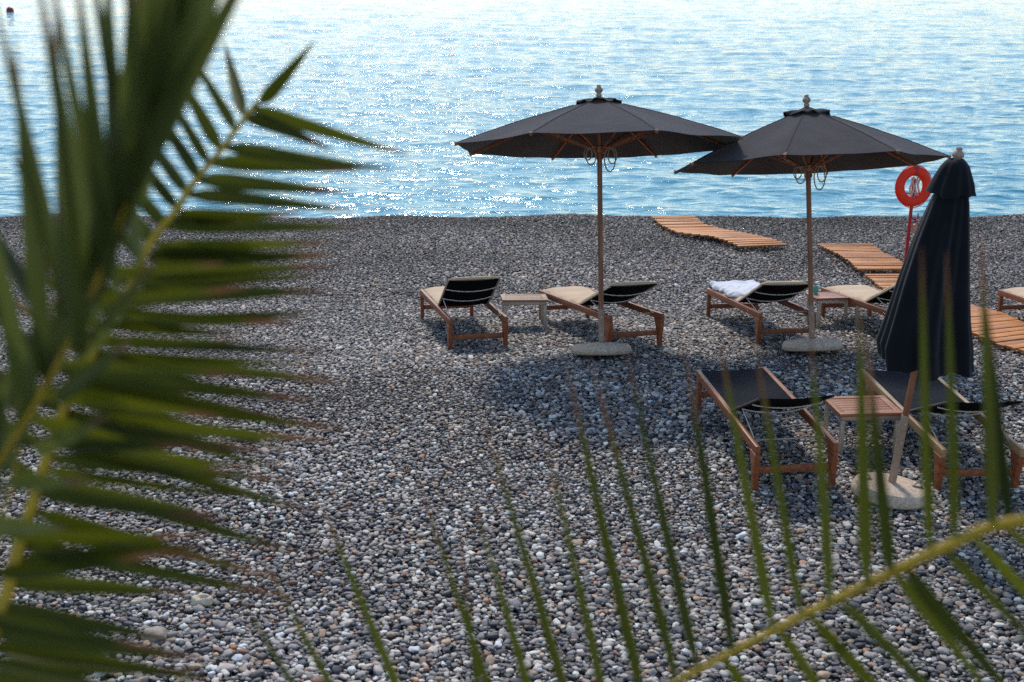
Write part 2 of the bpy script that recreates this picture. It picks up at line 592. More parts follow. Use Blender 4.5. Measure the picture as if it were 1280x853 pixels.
tx_, ty_, tz_, td_, ts_ = map(np.array, (tx_, ty_, tz_, td_, ts_))
Y0, Y1 = 6.2, 24.0
X_, Y_, Z_, D_, T_ = [], [], [], [], []
for a in range(-3, 3):
    for c in range(0, 5):
        x, y = tx_ + a * TILE, ty_ + c * TILE + Y0 - .3
        ok = (y > Y0) & (y < Y1) & (np.abs(x) < .37 * y + 2.8)
        X_.append(x[ok]); Y_.append(y[ok]); Z_.append(tz_[ok]); D_.append(td_[ok]); T_.append(ts_[ok])
xx, yy, zt, dia, thk = map(np.concatenate, (X_, Y_, Z_, D_, T_))
N = len(xx)
print('pebbles', N, 'per tile', len(tx_))
fac = (1 + 0.16 * np.sin(xx * 0.9 + 1.3 * np.sin(yy * 0.8)) * np.sin(yy * 1.7 + 0.6 * np.sin(xx * 1.1))) * np.interp(yy, [6, 8, 10, 14, 19, 23], [1.16, 1.10, 1.0, .98, .95, .92])
dia, thk = dia * fac, thk * fac
zz = ground_z(xx, yy) - .030 + zt
sc = np.stack([dia * r.uniform(1.05, 1.65, N), dia * r.uniform(0.80, 1.05, N), thk * r.uniform(.72, 1.08, N)], 1)
rot = np.stack([r.normal(0, 0.20, N), r.normal(0, 0.20, N), r.uniform(0, 6.283, N)], 1)
pal = np.array([(0.036, 0.040, 0.052), (0.060, 0.066, 0.084), (0.085, 0.083, 0.085), (0.14, 0.14, 0.15), (0.20, 0.205, 0.22),
                (0.30, 0.295, 0.29), (0.42, 0.41, 0.39), (0.66, 0.63, 0.59), (0.25, 0.20, 0.15), (0.33, 0.25, 0.18),
                (0.17, 0.095, 0.07), (0.105, 0.125, 0.115), (0.13, 0.11, 0.125), (0.36, 0.19, 0.10)])
pw = np.array([.09, .11, .09, .12, .14, .14,   .13, .110, .045, .045, .022, .025, .035, .008])
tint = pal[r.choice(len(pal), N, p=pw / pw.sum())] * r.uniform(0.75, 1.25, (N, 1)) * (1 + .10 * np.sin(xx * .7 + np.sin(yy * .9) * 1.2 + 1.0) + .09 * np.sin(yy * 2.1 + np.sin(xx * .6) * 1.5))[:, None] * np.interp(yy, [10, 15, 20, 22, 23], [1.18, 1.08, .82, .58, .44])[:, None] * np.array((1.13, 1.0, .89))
me = bpy.data.meshes.new('pebbles')
me.vertices.add(N)
me.vertices.foreach_set('co', np.stack([xx, yy, zz], 1).astype(np.float32).ravel())
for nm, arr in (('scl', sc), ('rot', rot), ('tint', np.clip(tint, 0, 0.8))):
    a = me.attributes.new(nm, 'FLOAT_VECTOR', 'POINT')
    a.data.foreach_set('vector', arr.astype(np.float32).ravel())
peb = bpy.data.objects.new('pebbles', me)
COL.objects.link(peb)
tag(peb, 'rounded grey, white and tan pebbles covering the beach', kind='stuff')
ng = bpy.data.node_groups.new('scatter_pebbles', 'GeometryNodeTree')
ng.interface.new_socket('Geometry', in_out='INPUT', socket_type='NodeSocketGeometry')
ng.interface.new_socket('Geometry', in_out='OUTPUT', socket_type='NodeSocketGeometry')
gi, go = ng.nodes.new('NodeGroupInput'), ng.nodes.new('NodeGroupOutput')
iop = ng.nodes.new('GeometryNodeInstanceOnPoints')
ci = ng.nodes.new('GeometryNodeCollectionInfo')
ci.inputs['Collection'].default_value = pebble_col
ci.inputs['Separate Children'].default_value = True
ci.inputs['Reset Children'].default_value = True
def named(n):
    q = ng.nodes.new('GeometryNodeInputNamedAttribute')
    q.data_type = 'FLOAT_VECTOR'
    q.inputs['Name'].default_value = n
    return q.outputs['Attribute']
ng.links.new(gi.outputs[0], iop.inputs['Points'])
ng.links.new(ci.outputs[0], iop.inputs['Instance'])
iop.inputs['Pick Instance'].default_value = True
ng.links.new(named('rot'), iop.inputs['Rotation'])
ng.links.new(named('scl'), iop.inputs['Scale'])
ng.links.new(iop.outputs[0], go.inputs[0])
peb.modifiers.new('scatter', 'NODES').node_group = ng

# ------------------------------------------------------------------ sun loungers
RAIL_X, RAIL_TOP = 0.295, 0.335
def make_lounger(root, angle, length=0.88, fold=-0.10, cushion=False, rail_timber=TEAK, cloth=SLING):
    timber = TEAK
    ca, sa = math.cos(angle), math.sin(angle)
    for s in (-1, 1):
        q = MB()
        q.bar((s * RAIL_X, 1.03, RAIL_TOP - .033), (s * RAIL_X, -1.03, RAIL_TOP - .033), 0.036, 0.066)
        q.build('side_rail', rail_timber, root, bevel=0.005)
    for s in (-1, 1):                                              # foot-end legs, slightly splayed
        q = MB()
        q.prism([(1.0, -0.03), (0.955, -0.03), (0.945, RAIL_TOP - .067), (1.0, RAIL_TOP - .067)], s * RAIL_X - .02, s * RAIL_X + .02)
        q.build('leg', timber, root, bevel=0.004)
    for s in (-1, 1):                                              # head-end legs sweep forward at the top
        q = MB()
        q.prism([(-0.985, -0.03), (-0.94, -0.03), (-0.925, 0.10), (-0.90, 0.19), (-0.86, RAIL_TOP - .067), (-1.028, RAIL_TOP - .067),
                 (-1.02, 0.20), (-0.992, 0.11)], s * RAIL_X - .022, s * RAIL_X + .022)
        q.build('leg', timber, root, bevel=0.004)
    for y in (0.975, -0.955):
        q = MB()
        q.bar((-RAIL_X + .0215, y, 0.125), (RAIL_X - .0215, y, 0.125), 0.026, 0.055)
        q.build('stretcher', timber, root, bevel=0.004)
    # sling seat
    def cloth_panel(p_of, nu, nv, th):
        q = MB()
        top = [[p_of(i / nu, j / nv) for i in range(nu + 1)] for j in range(nv + 1)]
        vs, nrm = [], []
        for j in range(nv + 1):
            for i in range(nu + 1):
                a = top[j][min(i + 1, nu)] - top[j][max(i - 1, 0)]
                c = top[min(j + 1, nv)][i] - top[max(j - 1, 0)][i]
                nrm.append(a.cross(c).normalized())
                vs.append(top[j][i])
        n = len(vs)
        w = nu + 1
        vs2 = [v - nn * th for v, nn in zip(vs, nrm)]
        fs = []
        for j in range(nv):
            for i in range(nu):
                k0 = j * w + i
                fs.append((k0, k0 + 1, k0 + 1 + w, k0 + w))
                fs.append((n + k0, n + k0 + w, n + k0 + 1 + w, n + k0 + 1))
        edge = [i for i in range(w)] + [j * w + nu for j in range(1, nv + 1)] + [nv * w + i for i in range(nu - 1, -1, -1)] + [j * w for j in range(nv - 1, 0, -1)]
        for a, c in zip(edge, edge[1:] + edge[:1]):
            fs.append((a, n + a, n + c, c))
        q.add(vs + vs2, fs)
        return q
    wx = RAIL_X - .019
    def seat_p(u, v):
        x = (u * 2 - 1) * wx
        y = 1.02 + (fold - 1.02) * v
        return Vector((x, y, RAIL_TOP - 0.012 - 0.028 * (1 - (2 * u - 1) ** 2) * math.sin(math.pi * min(1, v * .8 + .1))))
    cloth_panel(seat_p, 10, 14, 0.004).build('seat_sling', cloth, root, smooth=True, angle=60)
    def back_p(u, v):
        x = (u * 2 - 1) * (wx - .004)
        bow = 0.045 * (1 - (2 * u - 1) ** 2) * (0.35 + 0.65 * math.sin(math.pi * v))
        t = v * length
        return Vector((x, fold - .012 - t * ca + bow * -sa * .6, RAIL_TOP - .012 + t * sa - bow * ca))
    back = cloth_panel(back_p, 10, 10, 0.004).build('backrest', BACKCLOTH, root, smooth=True, angle=60)
    for s in (-1, 1):
        q = MB()
        pts = [back_p(0 if s < 0 else 1, v) + Vector((s * .006, 0, -.004)) for v in (0, .5, 1.0)]
        q.tube(pts, 0.011, 8)
        q.build('backrest_tube', STEEL if cushion else BLACK, root, smooth=True)
    for v in (0.38, 0.74):
        q = MB()
        q.tube([back_p(u / 10, v) - Vector((0, -sa * .022 * -1, ca * .022)) for u in range(11)], 0.0055, 6)
        q.build('curved_rod', ROD, root, smooth=True)
    for s in (-1, 1):
        q = MB()
        p0 = back_p(0.02 if s < 0 else 0.98, 0.36) - Vector((0, 0, .02))
        q.tube([p0, (s * (wx - .006), -0.86, RAIL_TOP - .02)], 0.0055, 6)
        q.build('support_strut', STEEL, root, smooth=True)
    q = MB()
    q.tube([(-wx, -0.80, RAIL_TOP - .03), (wx, -0.80, RAIL_TOP - .03)], 0.007, 8)
    q.build('cross_rod', STEEL, root, smooth=True)
    if cushion:
        th = 0.055
        path = [(v, seat_p(.5, v) + Vector((0, 0, .012))) for v in np.linspace(0.01, 1.0, 22)]
        pts = [(p, Vector((0, 0, 1))) for v, p in path]
        for v in np.linspace(0.0, 1.0, 20):
            p = Vector((0, fold - .012 - v * length * ca, RAIL_TOP - .012 + v * length * sa)) + Vector((0, sa, ca)) * 0.012
            nn = Vector((0, sa, ca))
            if v < .1:
                nn = (Vector((0, sa, ca)) * (.4 + v * 6) + Vector((0, 0, 1))).normalized()
            pts.append((p, nn))
        prof = []
        half = wx - .008
        for k in range(21):                                        # rounded cross-section, upper side then underside
            u = -1 + 2 * k / 20
            prof.append((half * u, th * (1 - abs(u) ** 6 * .75)))
        vs, fs = [], []
        L = len(pts)
        for j, (p, nn) in enumerate(pts):
            e = min(1, (min(j, L - 1 - j) + .25) / 2.2)
            puff = (0.80 + 0.20 * abs(math.sin(j / (L - 1) * math.pi * 6)))
            for x, h in prof:
                vs.append(p + Vector((x * (0.985 + .015 * e), 0, 0)) + nn * (h * (.12 + .88 * math.sqrt(e)) * puff))
            for x, h in reversed(prof):
                vs.append(p + Vector((x * (0.985 + .015 * e), 0, 0)) - nn * 0.006)
        w = 2 * len(prof)
        for j in range(L - 1):
            for k in range(w):
                k2 = (k + 1) % w
                fs.append((j * w + k, j * w + k2, (j + 1) * w + k2, (j + 1) * w + k))
        fs.append(tuple(range(w))[::-1])
        fs.append(tuple((L - 1) * w + k for k in range(w)))
        q = MB()
        q.add(vs, fs)
        q.build('mattress', CUSHION, root, smooth=True, angle=55)
    return root

def place_lounger(o, near_l, near_r, far_l):
    """stand a lounger by the measured feet: head-end left and right, foot-end left"""
    a, c, e = on_ground(*near_l), on_ground(*near_r), on_ground(*far_l)
    side = (c - a)
    ax = (e - a)
    ax.z = 0
    ax.normalize()
    mid = (a + c) / 2
    ctr = mid + ax * 0.96
    print('lounger', [round(x, 2) for x in mid], 'width', round(side.length, 2), 'len', round((e - a).length, 2), 'heading', round(math.degrees(math.atan2(-ax.x, ax.y)), 1))
    return set_on_ground(o, ctr, (ax.x, ax.y), lift=0.018)

GL = 'sun loungers set out on the pebble beach'
specs = [
    ('teak lounger with sand mattress and high backrest, left end of the far row', R(29), .78, True, TEAK, (564, 436), (631, 437), (531, 399)),
    ('teak lounger with sand mattress between small grey table and first parasol pole', R(21), .88, True, TEAK, (761, 434), (824, 438), (688, 402)),
    ('teak lounger with a crumpled white towel on its mattress', R(19.5), .88, True, TEAK, (951, 432), (1011, 429), (880, 392)),
    ('teak lounger with sand mattress, half hidden behind the closed parasol', R(21), .88, True, TEAK, (1118, 432), (1184, 434), (1030, 396)),
    ('teak lounger with sand mattress cut off by the right picture edge', R(25), .88, True, TEAK, (1345, 432), (1412, 436), (1252, 396)),
    ('bare charcoal sling lounger with reddish rails in the nearest row', R(23), .92, False, TEAK, (946, 611), (1037, 611), (873, 508)),
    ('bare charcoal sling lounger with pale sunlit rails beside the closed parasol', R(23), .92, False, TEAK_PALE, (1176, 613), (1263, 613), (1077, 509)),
]
loungers = []
for lab, ang, ln, cush, timber, nl, nr, fl in specs:
    o = thing('sun_lounger', lab, 'sun lounger', GL)
    make_lounger(o, ang, ln, -0.10, cush, timber, SLING)
    place_lounger(o, nl, nr, fl)
    loungers.append(o)

# towel thrown over the seat of the third lounger
def towel():
    r = np.random.default_rng(5)
    nu, nv = 44, 64
    def h(u, v):
        z = 0.0
        for k in range(14):
            a, ph, fr = tw[k]
            z += 0.0062 / (1 + .06 * k) * math.sin((u * math.cos(a) + v * 1.6 * math.sin(a)) * fr + ph + 1.2 * math.sin(v * 5 + k))
        return z
    tw = [(r.uniform(0, 3.14), r.uniform(0, 6.28), r.uniform(7, 34)) for _ in range(14)]
    vs, fs = [], []
    for lay in (0, 1):
        for j in range(nv + 1):
            for i in range(nu + 1):
                u, v = i / nu, j / nv
                x = (u * 2 - 1) * (0.275 + .02 * math.sin(v * 9) + .010 * math.sin(v * 31))
                y = 1.03 - v * (0.96 + .05 * math.sin(u * 11) + .02 * math.sin(u * 29))
                z = RAIL_TOP + 0.068 + abs(h(u, v)) * .9
                z += 0.018 * math.exp(-((v - .08) / .07) ** 2) + 0.018 * math.exp(-((u - .9) / .1) ** 2) * math.sin(v * 3) ** 2
                ed = min(u, 1 - u, v, 1 - v)
                z -= 0.045 * math.exp(-ed / .03)
                vs.append((x, y, z - lay * 0.008))
    w = nu + 1
    n = w * (nv + 1)
    for j in range(nv):
        for i in range(nu):
            k = j * w + i
            fs.append((k, k + 1, k + 1 + w, k + w))
            fs.append((n + k, n + k + w, n + k + 1 + w, n + k + 1))
    edge = [i for i in range(w)] + [j * w + nu for j in range(1, nv + 1)] + [nv * w + i for i in range(nu - 1, -1, -1)] + [j * w for j in range(nv - 1, 0, -1)]
    for a, c in zip(edge, edge[1:] + edge[:1]):
        fs.append((a, n + a, n + c, c))
    q = MB()
    q.add(vs, fs)
    o = q.build('beach_towel', TOWEL, None, smooth=True, angle=70)
    o.rotation_euler = loungers[2].rotation_euler
    o.location = loungers[2].location
    return tag(o, 'crumpled white towel spread over a lounger mattress', 'towel')
towel()

# ------------------------------------------------------------------ side tables
def make_table(root, top_mat, w=0.52, d=0.46, h=0.345):
    q = MB()
    n = 6
    b_ = 0.055
    q.bar((-w / 2, -d / 2 + b_ / 2, h - .014), (w / 2, -d / 2 + b_ / 2, h - .014), b_, 0.028)
    q.bar((-w / 2, d / 2 - b_ / 2, h - .014), (w / 2, d / 2 - b_ / 2, h - .014), b_, 0.028)
    for s in (-1, 1):
        q.bar((s * (w / 2 - b_ / 2), -d / 2 + b_ + .001, h - .0145), (s * (w / 2 - b_ / 2), d / 2 - b_ - .001, h - .0145), b_, 0.028)
    sw = (d - 2 * b_) / n
    for i in range(n):
        y = -d / 2 + b_ + sw * (i + .5)
        q.bar((-w / 2 + b_ + .001, y, h - .016), (w / 2 - b_ - .001, y, h - .016), sw - .007, 0.024)
    q.build('table_top', top_mat, root, bevel=0.003)
    q = MB()
    t = 0.026
    for sy in (-1, 1):
        q.bar((-w / 2 + .02, sy * (d / 2 - .035), h - .046), (w / 2 - .02, sy * (d / 2 - .035), h - .046), t, 0.032)
    for sx_ in (-1, 1):
        q.bar((sx_ * (w / 2 - .033), -d / 2 + .0485, h - .0465), (sx_ * (w / 2 - .033), d / 2 - .0485, h - .0465), t, 0.032)
    q.build('apron', STEEL, root, bevel=0.002)
    for sx_ in (-1, 1):
        for sy in (-1, 1):
            q = MB()
            q.box((sx_ * (w / 2 - .035), sy * (d / 2 - .035), (h - .064 - .03) / 2), (.034, .034, h - .064 + .03))
            q.build('leg', STEEL, root, bevel=0.002)

GT = 'small side tables beside the loungers'
tables = []
for lab, mt, (bx, by), hd in (
        ('small table with weathered greyish top and steel legs, left of the first parasol', TEAK_GREY, (655, 410), (-.06, 1)),
        ('small teak table carrying a turquoise cup behind the second parasol pole', TEAK_X, (1040, 407), (-.10, 1)),
        ('small reddish teak table between the two bare sling loungers', TEAK_X, (1074, 558), (-.10, 1))):
    o = thing('side_table', lab, 'side table', GT)
    make_table(o, mt)
    set_on_ground(o, on_ground(bx, by), hd, lift=0.012)
    tables.append(o)

q = MB()
q.lathe([(.026, 0), (.031, .075), (.033, .088), (.031, .092), (.028, .088), (.026, .01), (.0, .008)], 20)
cup = q.build('plastic_cup', CUP, None, smooth=True)
tag(cup, 'turquoise plastic cup standing on a teak side table', 'cup')
bpy.context.view_layer.update()
cup.location = tables[1].matrix_world @ Vector((-.17, .10, .3455))
cup.rotation_euler = tables[1].rotation_euler

# ------------------------------------------------------------------ parasols
def finial(z, parent):
    q = MB()
    q.lathe([(a * .86, c * .72) for a, c in [(.028, 0), (.034, .012), (.034, .03), (.022, .038), (.03, .05), (.046, .072), (.050, .092), (.040, .118), (.024, .132), (.024, .142),
             (.028, .150), (.020, .162), (.006, .166)]], 20, (0, 0, z))
    return q.build('finial', FINIAL, parent, smooth=True)

def base_disc(parent, rad=0.305, th=0.115):
    q = MB()
    prof = [(.0, 0), (rad * .86, 0), (rad * .95, .012), (rad, .042), (rad * .985, .072), (rad * .93, th * .84), (rad * .80, th * .96), (rad * .45, th), (.04, th + .004)]
    q.lathe(prof[1:], 48)
    d = q.build('base_disc', CONCRETE, parent, smooth=True)
    for s in (-1, 1):
        q = MB()
        c = Vector((s * .185, -.03 * s, th * .975))
        q.box(c, (.085, .040, .006))
        q.build('handle_plate', BLACK, d)
        q = MB()
        q.tube([c + Vector((.028 * math.cos(a), 0, .034 * math.sin(a))) for a in np.linspace(0, math.pi, 9)], .006, 6)
        q.build('lifting_handle', STEEL, d, smooth=True)
    return d

def make_parasol(root, Rr=1.5, rim=2.10, rise=0.48, turn=0.0):
    base_disc(root)
    q = MB()
    q.tube([(0, 0, .10), (0, 0, .46)], .029, 16)
    q.build('sleeve', GALV, root, smooth=True)
    q = MB()
    q.tube([(0, 0, .46), (0, 0, rim + rise + .03)], .0260, 16)
    q.build('pole', TEAK_Z, root, smooth=True)
    for z in (.20, .38):
        q = MB()
        q.tube([(.0, -.040, z), (0, -.026, z)], .009, 8)
        q.build('bolt', STEEL, root)
    # canopy: eight panels, seams on the ribs, cloth hollowed a little between them
    nA, nR = 64, 14
    r0 = 0.16
    def canopy_p(a, t, under=0.0):
        k = (a - turn) / (math.pi / 4)
        fr = abs((k % 1) - .5) * 2                                  # 1 on a rib, 0 between
        rib = 1 - (1 - math.cos(math.pi / 8)) * (1 - fr ** 1.6) * 1.25
        rr = (r0 + (Rr - r0) * t) * rib
        z = rim + rise * (1 - (r0 + (Rr - r0) * t) / Rr) - 0.030 * (1 - fr ** 2) * t * (1.15 - t) * 2 - under
        z += 0.02 * math.sin(math.pi * t) + .006 * t * math.sin(a * 11 + t * 7) * math.sin(t * 9 + a * 3)
        return Vector((rr * math.sin(a), -rr * math.cos(a), z))
    def shell(tmin, tmax, nR, lift, th):
        q = MB()
        vs, fs = [], []
        for lay in (0, 1):
            for j in range(nR + 1):
                t = tmin + (tmax - tmin) * j / nR
                for i in range(nA):
                    vs.append(canopy_p(turn + 2 * math.pi * i / nA, t, lay * th - lift))
        n = nA * (nR + 1)
        for j in range(nR):
            for i in range(nA):
                i2 = (i + 1) % nA
                fs.append((j * nA + i, j * nA + i2, (j + 1) * nA + i2, (j + 1) * nA + i))
                fs.append((n + j * nA + i, n + (j + 1) * nA + i, n + (j + 1) * nA + i2, n + j * nA + i2))
        for i in range(nA):
            i2 = (i + 1) % nA
            fs.append((i, n + i, n + i2, i2))
            e = nR * nA
            fs.append((e + i, e + i2, n + e + i2, n + e + i))
        q.add(vs, fs)
        return q
    can = shell(0, 1, nR, 0, 0.006).build('canopy', CANVAS, root, smooth=True, angle=50)
    for k_ in range(8):                                            # stitched seams over the ribs
        q = MB()
        q.tube([canopy_p(turn + k_ * math.pi / 4, t) + Vector((0, 0, .001)) for t in np.linspace(.08, .995, 12)], .0045, 6)
        q.build('seam', CANVAS, can, smooth=True)
    # vent cap: frilled ring over the opening
    q = MB()
    vs, fs = [], []
    nV = 96
    rp_ = random.Random(int(Rr * 1000))
    phs = [rp_.uniform(0, 6.28) for _ in range(3)]
    prof = [(.03, .120), (.09, .108), (.16, .080), (.235, .050)]
    for lay in (0, 1):
        for rr, zz_ in prof:
            for i in range(nV):
                a = 2 * math.pi * i / nV
                wv = (rr / .235) ** 2
                w_ = math.sin(a * 8 + phs[0]) * .5 + math.sin(a * 13 + phs[1]) * .35 + math.sin(a * 5 + phs[2]) * .4
                r2 = rr * (1 + .05 * wv * math.sin(a * 8 + phs[1]))
                z2 = rim + rise * (1 - r2 / Rr) + .012 + .016 * min(1, rr / .12) - .05 * max(0, 1 - rr / .15) + .029 * wv * w_ - lay * .006
                z2 = max(z2, rim + rise * (1 - r2 / Rr) + .016 - lay * .006)
                vs.append((r2 * math.sin(a), -r2 * math.cos(a), z2))
    n = nV * len(prof)
    for j in range(len(prof) - 1):
        for i in range(nV):
            i2 = (i + 1) % nV
            fs.append((j * nV + i, j * nV + i2, (j + 1) * nV + i2, (j + 1) * nV + i))
            fs.append((n + j * nV + i, n + (j + 1) * nV + i, n + (j + 1) * nV + i2, n + j * nV + i2))
    e = (len(prof) - 1) * nV
    for i in range(nV):
        i2 = (i + 1) % nV
        fs.append((i, n + i, n + i2, i2))
        fs.append((e + i, e + i2, n + e + i2, n + e + i))
    q.add(vs, fs)
    q.build('vent_cap', CANVAS_DARK, root, smooth=True, angle=70)
    finial(rim + rise + .012, root)
    # hub, ribs, struts
    q = MB()
    q.lathe([(.05, 0), (.062, .01), (.062, .07), (.05, .08)], 20, (0, 0, rim + rise - .10))
    q.build('top_hub', TEAK_Z, root, smooth=True)
    q = MB()
    hz = rim - .14
    q.lathe([(.034, 0), (.042, .012), (.040, .05), (.060, .065), (.064, .125), (.05, .135)], 20, (0, 0, hz))
    q.build('runner_hub', TEAK_Z, root, smooth=True)
    for k_ in range(8):
        a = turn + k_ * math.pi / 4
        dv = Vector((math.sin(a), -math.cos(a), 0))
        q = MB()
        p0 = Vector((0, 0, rim + rise - .075)) + dv * .055
        p1 = canopy_p(a, .985) + dv * .035 - Vector((0, 0, .027))
        pm = canopy_p(a, .5) - Vector((0, 0, .030))
        q.bar(p0, pm, .018, .026)
        q.bar(pm, p1, .0178, .0258)
        rib = q.build('rib', TEAK, root)
        q = MB()
        q.box(canopy_p(a, .99) + dv * .02 - Vector((0, 0, .003)), (.03, .03, .016), Matrix.Rotation(a, 3, 'Z'))
        q.build('pocket', STEEL, rib, bevel=.003)
        q = MB()
        q.bar(Vector((0, 0, hz + .095)) + dv * .055, canopy_p(a, .46) - Vector((0, 0, .046)), .016, .022)
        q.build('strut', TEAK, root)
    # hanging cord loops
    q = MB()
    for cx, dr, wd in ((.10, .24, .055), (.125, .16, .045), (-.09, .17, .05), (-.12, .12, .04)):
        pts = []
        for a in np.linspace(0, 2 * math.pi, 19):
            pts.append((cx + wd * math.sin(a), -.055 + .015 * math.cos(a * 2), hz + .11 - dr * (1 - math.cos(a)) / 2))
        q.tube(pts, .0065, 6, cap=False)
    q.tube([(-.13, -.055, hz + .105), (0, -.07, hz + .12), (.13, -.055, hz + .105)], .006, 6)
    q.build('cord', ROPE, root, smooth=True)

def lean(o, foot, back, right, yaw=0.0, sink=0.0):
    """stand a parasol at foot, leaning away from the lens by back and to the right by right"""
    m_ = Matrix.Rotation(right, 4, 'Y') @ Matrix.Rotation(-back, 4, 'X') @ Matrix.Rotation(yaw, 4, 'Z')
    o.rotation_euler = m_.to_euler()
    o.location = Vector((foot.x, foot.y, float(ground_z(foot.x, foot.y)))) - Vector((0, 0, sink))

GP = 'dark wooden market parasols'
p1 = thing('parasol', 'open black parasol with wooden pole, the left one of the two open ones', 'parasol', GP)
make_parasol(p1, 1.50, 2.12, .48, R(17))
lean(p1, on_ground(752, 448), R(14.2), R(-.8), 0, -.042)
p2 = thing('parasol', 'open black parasol leaning left, next to the orange life ring', 'parasol', GP)
make_parasol(p2, 1.375, 1.90, .57, R(25))
lean(p2, on_ground(1015, 443), R(14.2), R(-1.9), 0, -.042)

# the closed parasol: cloth hangs straight while the pole leans to the right
p3 = thing('parasol', 'closed black parasol with hanging folded cloth and leaning pole', 'parasol', GP)
p3_foot = on_ground(1111, 624)
P3_TOP = 2.485
base_disc(p3, 0.285, 0.12)
q = MB()
q.tube([(0, 0, .10), (0, 0, .64)], .029, 16)
q.build('sleeve', GALV, p3, smooth=True)
q = MB()
q.tube([(0, 0, .64), (0, 0, P3_TOP)], .0235, 16)
q.build('pole', TEAK_Z, p3, smooth=True)
for z in (.44, .58):
    q = MB()
    q.tube([(.0, -.040, z), (0, -.026, z)], .009, 8)
    q.build('bolt', STEEL, p3)
lean(p3, p3_foot, R(3.0), R(7.3), 0, -.01)
bpy.context.view_layer.update()
fin = finial(P3_TOP - .01, p3)
p3_lo, p3_hi = p3.matrix_world @ Vector((0, 0, 0)), p3.matrix_world @ Vector((0, 0, P3_TOP))
def photo_y(p):
    d = p - Vector((0, 0, CAM_Z))
    return 426.5 - F * d.dot(Vector((0, SP, CP))) / d.dot(Vector((0, CP, -SP)))
print('closed parasol top', photo_y(p3_hi))
def pole_depth(py):
    lo, hi = 0.0, 1.2
    for _ in range(30):
        mid = (lo + hi) / 2
        if photo_y(p3_lo.lerp(p3_hi, mid)) > py:
            lo = mid
        else:
            hi = mid
    return (p3_lo.lerp(p3_hi, lo) - Vector((0, 0, CAM_Z))).dot(Vector((0, CP, -SP)))
DEP3 = (p3_foot - Vector((0, 0, CAM_Z))).dot(Vector((0, CP, -SP)))
inv3 = p3.matrix_world.inverted()
def folded(rows_, name, depth_fac, folds, seed, parent, m_, hem=None, amp=(0.05, 0.34)):
    """rows_: (photo y, left x, right x) silhouette measurements; depth is made as deep as the cloth is wide"""
    rr = random.Random(seed)
    nA = 144
    ph = [rr.uniform(0, 6.28) for _ in range(6)]
    vs, fs = [], []
    nL = len(rows_)
    for j, (py, xl, xr) in enumerate(rows_):
        t = j / (nL - 1)
        dep = pole_depth(py) - .01
        c = view((xl + xr) / 2, py, dep)
        half = (xr - xl) / 2 / F * dep
        amp_ = amp[0] + amp[1] * t ** .8
        for i in range(nA):
            a = 2 * math.pi * i / nA
            tw = .10 * math.sin(t * 2 + ph[3])
            w_ = (math.sin(folds * (a + tw) + ph[0] + .5 * math.sin(2 * a + ph[1])) * .65 + .35 * math.sin((folds * 2 + 1) * a + ph[2] + t)) 
            w_ = abs(w_) ** .8 * (1 if w_ > 0 else -1)
            side = abs(math.sin(a))
            r_ = 1 - amp_ * (.5 - .5 * w_) * (1 - .55 * side ** 6)
            x = half * math.sin(a) * r_ * 1.01
            y = -half * depth_fac * math.cos(a) * r_
            dz = 0
            if hem and j >= nL - 2:
                dz = hem(a, w_)
            vs.append(c + Vector((x, y, dz)))
    for j in range(nL - 1):
        for i in range(nA):
            i2 = (i + 1) % nA
            fs.append((j * nA + i, j * nA + i2, (j + 1) * nA + i2, (j + 1) * nA + i))
    n = len(vs)
    cs = []
    for j in range(nL):                                            # inner layer
        ring = vs[j * nA:(j + 1) * nA]
        cc = sum(ring, Vector()) / nA
        cs += [v + (cc - v).normalized() * .006 for v in ring]
    vs = vs + cs
    for j in range(nL - 1):
        for i in range(nA):
            i2 = (i + 1) % nA
            fs.append((n + j * nA + i, n + (j + 1) * nA + i, n + (j + 1) * nA + i2, n + j * nA + i2))
    e = (nL - 1) * nA
    for i in range(nA):
        i2 = (i + 1) % nA
        fs.append((i, n + i, n + i2, i2))
        fs.append((e + i, e + i2, n + e + i2, n + e + i))
    q = MB()
    q.add([inv3 @ v for v in vs], fs)
    return q.build(name, m_, parent, smooth=True, angle=75)
def interp_rows(tab, n):
    ys_ = np.linspace(tab[0][0], tab[-1][0], n)
    return [(y, float(np.interp(y, [t[0] for t in tab], [t[1] for t in tab])), float(np.interp(y, [t[0] for t in tab], [t[2] for t in tab]))) for y in ys_]
folded(interp_rows([(206, 1188, 1202), (225, 1178, 1207), (250, 1163, 1212), (300, 1141, 1213), (350, 1122, 1213.5), (400, 1105, 1215), (430, 1094, 1218), (450, 1096, 1220)], 26),
       'folded_canopy', .85, 6, 4, p3, CANVAS_DARK, hem=lambda a, w_: -.055 * math.cos(a) * .8 - .035 * (math.sin(a) > 0) * math.sin(a) - .02 * w_)
folded(interp_rows([(199, 1185, 1205), (206, 1177, 1211), (220, 1168, 1215), (238, 1158, 1220)], 10),
       'vent_cape', .95, 5, 9, p3, CANVAS_DARK, hem=lambda a, w_: -.03 * math.cos(a) - .012 * w_, amp=(.02, .20))

